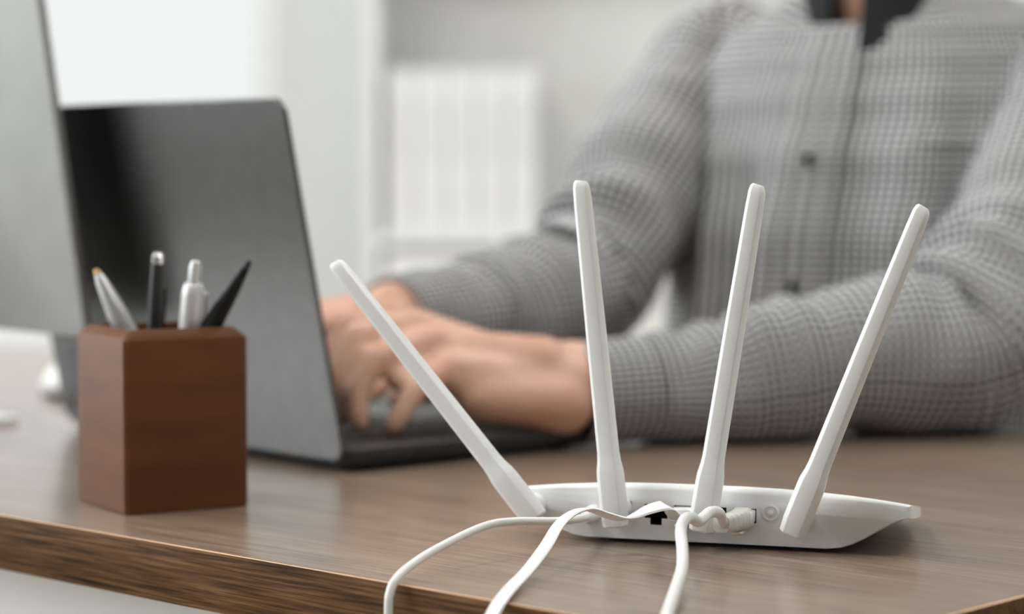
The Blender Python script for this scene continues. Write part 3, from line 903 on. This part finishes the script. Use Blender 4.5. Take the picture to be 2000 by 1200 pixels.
# right hand
hdir = V((-.78, -.62, 0)); near = V((.62, -.78, 0))
Rc = WRR + hdir * .064 + V((0, 0, .014))
Rm = [Rc + near * .029 - Z3 * .003, Rc + near * .010, Rc - near * .009 - Z3 * .002, Rc - near * .027 - Z3 * .010]
Rf = []
for i, m in enumerate(Rm):
    k = (.040, .044, .041, .033)[i]
    pip = m + hdir * k + near * (.006, .001, -.003, -.008)[i] - Z3 * .008
    dip = pip + hdir * (k * .42) - Z3 * (k * .55)
    tip = V((dip.x + hdir.x * .006, dip.y + hdir.y * .006, .777))
    Rf.append((pip, dip, tip))
Rt = [WRR + hdir * .012 + near * .012 - Z3 * .012, VV((-.087, 1.722, .803)), VV((-.098, 1.694, .787)), VV((-.114, 1.672, .779))]
cap(WRR - Z3 * .006, .023, VV((-.092, 1.728, .812)), .020)
cap(WRR + hdir * .03 - Z3 * .008, .022, Rc - Z3 * .018, .018)
hand(WRR + hdir * .012, Rm, Rf, Rt, near)
cap(WRR + Z3 * .004, .029, WRR + hdir * .02 + Z3 * .007, .025)
cap(VV((-.055, 1.592, .815)), .011, VV((-.076, 1.564, .803)), .010)
cap(WRR + near * .010 + hdir * .012, .019, WRR + hdir * .024 + near * .012, .018)
cap(WRR - near * .010 + hdir * .012, .019, WRR + hdir * .024 - near * .012, .018)

me = bpy.data.meshes.new('body')
me.from_pydata([(x - BL.x, y - BL.y, z) for x, y, z in bv], [], bf)
body = link('body', me, person)
rm = body.modifiers.new('r', 'REMESH'); rm.mode = 'VOXEL'; rm.voxel_size = .0036
sm = body.modifiers.new('s', 'SMOOTH'); sm.factor = .5; sm.iterations = 5
dg = bpy.context.evaluated_depsgraph_get()
me2 = bpy.data.meshes.new_from_object(body.evaluated_get(dg))
body.modifiers.clear(); body.data = me2
me2.materials.clear(); me2.materials.append(M['skin'])
me2.polygons.foreach_set('use_smooth', [True] * len(me2.polygons))

def P_part(mb, name, m, parent=None, smooth=60):
    mb.v = [(x - BL.x, y - BL.y, z) for x, y, z in mb.v]
    return mb.build(name, m, parent or person, smooth)

for s in (-1, 1):
    v_, f_ = [], []
    ellipsoid(v_, f_, W(.031 * s, .1135, 1.282), (PL * .0125, PF * .0105, Z3 * .0072), 16, 10)
    mb = MB(); mb.v, mb.f, mb.m = v_, f_, [0] * len(f_)
    eo = P_part(mb, 'eye', M['eye'])
    v_, f_ = [], []
    ellipsoid(v_, f_, W(.031 * s, .1218, 1.281), (PL * .0052, PF * .0032, Z3 * .0052), 14, 8)
    mb = MB(); mb.v, mb.f, mb.m = v_, f_, [0] * len(f_)
    P_part(mb, 'iris', M['iris'], eo)
# hair: cap over crown, sides and nape
mb = MB(); rings = []
for i in range(25):
    ph = PI / 2 - i / 24 * PI * .82
    ring = []
    for j in range(72):
        th = 2 * PI * j / 72            # 0 = front
        front = max(0, math.cos(th))
        phl = max(ph, R(26) * front ** .6 - R(6) * (1 - front) - R(52) * max(0, -math.cos(th)) ** .7)
        k = 1.03 + .05 * noise.noise(V((math.cos(th) * 5, math.sin(th) * 5, ph * 3))) + .03 * noise.noise(V((math.cos(th) * 14, math.sin(th) * 14, ph * 5)))
        ring.append(tuple(hc + (PF * (.106 * math.cos(phl) * math.cos(th)) + PL * (.085 * math.cos(phl) * math.sin(th)) + Z3 * (.117 * math.sin(phl))) * k))
    rings.append(ring)
mb.loft(rings, cap0=True, cap1=False)
P_part(mb, 'hair', M['hair'])

# ---------------- shirt
TAB = [(.50, .175, .130, .000), (.60, .172, .132, .004), (.70, .176, .128, .026), (.80, .180, .128, .030), (.88, .186, .126, .022), (.95, .190, .124, .008), (1.00, .188, .116, -.003),
       (1.035, .182, .106, -.008), (1.062, .166, .094, -.010), (1.082, .134, .080, -.009), (1.098, .096, .069, -.004), (1.112, .066, .060, .0)]
def torso(th, z, off=0.0):
    """surface of the shirt trunk; th=0 at the front, + to the wearer's left"""
    hw, hd, cf = lerp_table(TAB, z)
    c, s = math.cos(th), math.sin(th)
    e = .86
    x = hw * math.copysign(abs(s) ** e, s); y = hd * math.copysign(abs(c) ** e, c)
    n1 = noise.noise(V((math.sin(th) * 3.2, math.cos(th) * 3.2, z * 3.0)))
    amp = .020 * min(1, max(0, (1.06 - z) / .12))
    fold = amp * n1
    fold -= .024 * math.exp(-((th - 1.25) / .42) ** 2) * math.exp(-((z - .93) / .08) ** 2)
    fold += .013 * math.sin(th * 12 + 3.5 * z + 2.2 * n1) * min(1, max(0, (1.04 - z) / .15)) * math.exp(-((th + .45) / .6) ** 2)
    # diagonal drag folds from the armpits towards the waist
    fold += .006 * math.sin(26 * z + 9 * th) * math.exp(-((abs(th) - 1.0) / .45) ** 2) * min(1, max(0, (1.02 - z) / .1))
    k = 1 + (fold + off) / math.hypot(x, y)
    zz = z
    if z > 1.07:
        zz = z - .055 * math.exp(-(th / .42) ** 2) * (z - 1.07) / .04
    return W(x * k, cf + y * k, zz)
NT = 110
zs = [.50 + (1.112 - .50) * i / 90 for i in range(91)]
mb = MB()
rings = [[torso(-PI + 2 * PI * j / NT, z) for j in range(NT)] for z in zs]
def tuv(i, j): return (.155 * (-PI + 2 * PI * j / NT), zs[i])
mb.loft(rings, cap0=False, cap1=False, uvf=tuv)
shirt = P_part(mb, 'shirt', M['shirt'], None, 80)

def sleeve(P, rad, name, folds, seed, per=26, seam=None, under=None):
    """P control points from shoulder to cuff, rad table (s -> ru, rv)"""
    pts = catmull(P, per)
    Ls = [0]
    for a, b in zip(pts, pts[1:]): Ls.append(Ls[-1] + (b - a).length)
    fr = frames(pts); n = 56
    rings = []
    for i, (p, (t, a, b)) in enumerate(zip(pts, fr)):
        s = Ls[i] / Ls[-1]
        r, = lerp_table(rad, s)
        ring = []
        for j in range(n):
            an = 2 * PI * j / n
            dirv = a * math.cos(an) + b * math.sin(an)
            q = p + dirv * r
            n1 = noise.noise(q * 9 + V((seed, 0, 0))); n2 = noise.noise(q * 22 + V((0, seed, 3)))
            d = .011 * n1 + .0045 * n2
            for c, wdt, amp, freq, dv in folds:
                g = math.exp(-((s - c) / wdt) ** 2)
                inner = .35 + .65 * max(0, dirv.dot(V(dv).normalized()))
                d += amp * g * inner * math.sin(freq * Ls[i] * 2 * PI + 3.0 * dirv.z + 2.5 * n1)
            d *= min(1, (1 - s) / .06)
            q = p + dirv * (r + d)
            if under and q.z < under: q.z = under + .0012 * math.sin(an * 5)
            ring.append(q)
        rings.append(ring)
    mb = MB()
    mb.loft(rings, cap0=True, cap1=False, uvf=lambda i, j: (.052 * 2 * PI * j / n, Ls[i]))
    so = P_part(mb, name, M['shirt'], shirt, 80)
    # cuff: short band with thickness, ending at the wrist
    t, a, b = fr[-1]; p = pts[-1]; r = rad[-1][1]
    cr_ = []
    L = .052
    prof = [(-L, r * 1.06), (-L, r * 1.06 + .0025), (-L * .5, r * 1.03 + .0030), (-.002, r + .0028), (0, r + .0018), (0, r - .0012), (-.02, r - .0016)]
    for d, rr in prof:
        ring = []
        for j in range(n):
            an = 2 * PI * j / n
            q = p + t * d + (a * math.cos(an) + b * math.sin(an)) * rr
            if under and q.z < under: q.z = under - .0004 + .0002 * (rr > r)
            ring.append(q)
        cr_.append(ring)
    mb = MB(); mb.loft(cr_, cap0=False, cap1=False, uvf=lambda i, j: (.052 * 2 * PI * j / n, Ls[-1] + prof[i][0]))
    P_part(mb, 'cuff', M['shirt'], shirt, 50)
    return so
Zd = D + .0016
sleeve([W(.120, -.015, 1.012), SHL, SHL.lerp(ELL, .45) + V((.008, .0, .0)), ELL + V((.022, .014, .03)), ELL + V((-.018, -.012, -.004)), ELL.lerp(WRL, .35) + V((0, -.004, -.001)), ELL.lerp(WRL, .7) + V((0, 0, -.010)), WRL + V((.004, 0, -.009))],
       [(0, .056), (.12, .069), (.35, .067), (.52, .066), (.62, .0615), (.75, .052), (.88, .0420), (1, .0335)], 'sleeve',
       [(.5, .12, .007, 22, (-1, -.3, .6)), (.82, .12, .0032, 30, (0, -.4, 1)), (.1, .1, .006, 26, (-.6, -.6, -.2))], 3.1, under=Zd)
sleeve([W(-.120, -.015, 1.012), SHR, SHR.lerp(ELR, .45) + V((-.008, 0, .0)), ELR + V((.010, .012, .020)), ELR + V((-.012, -.014, .000)), ELR.lerp(WRR, .5), WRR + V((-.016, -.013, .001))],
       [(0, .058), (.12, .071), (.35, .065), (.55, .057), (.66, .053), (.82, .044), (1, .0325)], 'sleeve',
       [(.5, .16, .012, 13, (-1, -.6, .4)), (.8, .12, .004, 28, (0, -.5, 1)), (.12, .1, .006, 24, (-.6, -.6, -.2))], 8.7, under=Zd)

# placket, buttons, pocket, collar
PT = .012          # placket sits just left of the centre line
def strip(th0, th1, zs_, off, name, nth=6, uvs=(.155, 0)):
    mb = MB(); front, back = [], []
    for z in zs_:
        front.append([torso(th0 + (th1 - th0) * j / nth, z, off) for j in range(nth + 1)])
        back.append([torso(th0 + (th1 - th0) * j / nth, z, -.001) for j in range(nth + 1)])
    rings = [f + list(reversed(b)) for f, b in zip(front, back)]
    n = len(rings[0])
    def u(i, j):
        jj = j if j <= nth else 2 * nth + 1 - j
        return (uvs[0] * (th0 + (th1 - th0) * jj / nth) + uvs[1], zs_[i])
    mb.loft(rings, uvf=u)
    return P_part(mb, name, M['shirt'], shirt, 50)
strip(-.10, .10, [.50 + .012 * i for i in range(48)], .0028, 'placket')
for i, z in enumerate((.645, .748, .850, .955)):
    c = torso(.0, z, .0034); nr = (torso(0, z, .02) - torso(0, z, 0)).normalized()
    q = nr.to_track_quat('Z', 'Y').to_matrix().to_4x4()
    mb = MB().lathe([(.0052, 0), (.0056, .0008), (.0052, .0018), (.0042, .0014), (.0002, .0013)], 18, Matrix.Translation(c) @ q)
    P_part(mb, 'button', M['button'], shirt, 40)
strip(.42, 1.00, [.966 + .004 * i for i in range(5)], .0075, 'pocket_hem', 12, (.155, .0031))
strip(.40, 1.02, [.855 + .006 * i for i in range(20)], 0.0042, 'pocket', 12, (.155, .0013))

# collar band and folded leaves, all in one dark colour
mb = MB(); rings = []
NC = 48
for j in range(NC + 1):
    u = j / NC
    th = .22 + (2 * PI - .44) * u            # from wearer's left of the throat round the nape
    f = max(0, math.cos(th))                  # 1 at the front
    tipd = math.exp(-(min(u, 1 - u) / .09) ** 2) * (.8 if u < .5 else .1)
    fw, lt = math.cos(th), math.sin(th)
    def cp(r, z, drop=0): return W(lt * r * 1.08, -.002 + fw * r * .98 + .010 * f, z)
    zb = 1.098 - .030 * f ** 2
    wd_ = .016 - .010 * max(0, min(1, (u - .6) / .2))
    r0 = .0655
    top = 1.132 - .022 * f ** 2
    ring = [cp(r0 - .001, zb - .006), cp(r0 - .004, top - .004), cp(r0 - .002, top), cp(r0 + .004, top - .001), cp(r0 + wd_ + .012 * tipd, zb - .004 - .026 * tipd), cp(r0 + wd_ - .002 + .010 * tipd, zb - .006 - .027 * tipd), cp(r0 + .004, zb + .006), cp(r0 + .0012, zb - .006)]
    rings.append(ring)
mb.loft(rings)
tag(P_part(mb, 'collar', M['collar'], shirt, 50), 'dark collar')

# ---------------- trousers, belt, shoes
mb = MB()
rings = []
for z, hw, hd in ((.452, .165, .12), (.47, .178, .132), (.52, .180, .135), (.58, .172, .128), (.62, .165, .122)):
    rings.append([W(hw * math.copysign(abs(math.sin(a)) ** .8, math.sin(a)), hd * math.copysign(abs(math.cos(a)) ** .8, math.cos(a)), z) for a in [2 * PI * j / 40 for j in range(40)]])
mb.loft(rings)
tr = P_part(mb, 'trousers', M['trousers'])
for s in (-1, 1):
    hip, knee, ank = W(.088 * s, .02, .540), W(.13 * s, .44, .525), W(.13 * s, .40, .10)
    pts = catmull([hip, hip.lerp(knee, .5), knee + PF * -.03 + Z3 * .004, knee + PF * .012 - Z3 * .03, knee.lerp(ank, .5), ank], 8)
    P_part(MB().tube(pts, lambda s_: .086 - .022 * min(1, s_ * 2) - .012 * max(0, s_ * 2 - 1), 24), 'trouser_leg', M['trousers'], tr)
    mb = MB(); rings = []
    for i in range(13):
        t = i / 12
        wd = lerp_table([(0, .024), (.12, .034), (.4, .034), (.7, .046), (.9, .040), (1, .014)], t)[0]
        hg = lerp_table([(0, .07), (.15, .10), (.35, .095), (.6, .065), (.9, .042), (1, .022)], t)[0]
        rings.append([W(.13 * s + wd * math.copysign(abs(math.cos(a)) ** .7, math.cos(a)) + .01 * s * t, .325 + .265 * t, hg / 2 + hg / 2 * math.copysign(abs(math.sin(a)) ** .8, math.sin(a))) for a in [2 * PI * j / 20 for j in range(20)]])
    mb.loft(rings)
    P_part(mb, 'shoe', M['shoe'])

# ================================================================== office chair
CHO = W(0, -.02, 0)
chair = thing('office_chair', CHO, math.atan2(PF.y, PF.x), 'grey office chair under the seated person', 'chair')   # local +x = forward
mb = MB(); mb.bbox(-.20, .27, -.24, .24, .375, .446, .03, 4); mb.build('seat', M['chair_fabric'], chair, 50)
mb = MB(); rings = []
for i in range(9):
    t = i / 8
    z = .56 + .44 * t
    x = -.205 - .035 * t ** 2 + .02 * math.sin(PI * t)
    hw = .21 - .03 * t - (.03 if i in (0, 8) else 0)
    rings.append([(x - .012 * math.cos(PI * y / .5) + d, y * hw / .22, z) for d, y in ((0, -.22), (.008, -.11), (.010, 0), (.008, .11), (0, .22), (-.028, .22), (-.03, 0), (-.028, -.22))])
mb.loft(rings); mb.build('backrest', M['chair_fabric'], chair, 60)
MB().tube(catmull([V((-.05, 0, .37)), V((-.22, 0, .38)), V((-.265, 0, .5)), V((-.262, 0, .75))], 6), .018, 12).build('back_support', M['rubber'], chair, 50)
MB().lathe([(.04, .08), (.04, .10), (.028, .12), (.028, .28), (.018, .28), (.018, .36), (.09, .365), (.09, .376)], 24).build('gas_lift', M['rubber'], chair, 40)
for k in range(5):
    a = 2 * PI * k / 5 + .3
    d = V((math.cos(a), math.sin(a), 0))
    MB().tube([d * .03 + Z3 * .095, d * .15 + Z3 * .09, d * .29 + Z3 * .075], lambda s: .022 - .008 * s, 12).build('base_arm', M['rubber'], chair, 50)
    c = d * .285
    MB().lathe([(.010, -.022), (.028, -.020), (.029, 0), (.028, .020), (.010, .022)], 20, Matrix.Translation((c.x, c.y, .029)) @ Matrix.Rotation(a + .9, 4, 'Z') @ Matrix.Rotation(PI / 2, 4, 'X')).build('caster', M['rubber'], chair, 40)
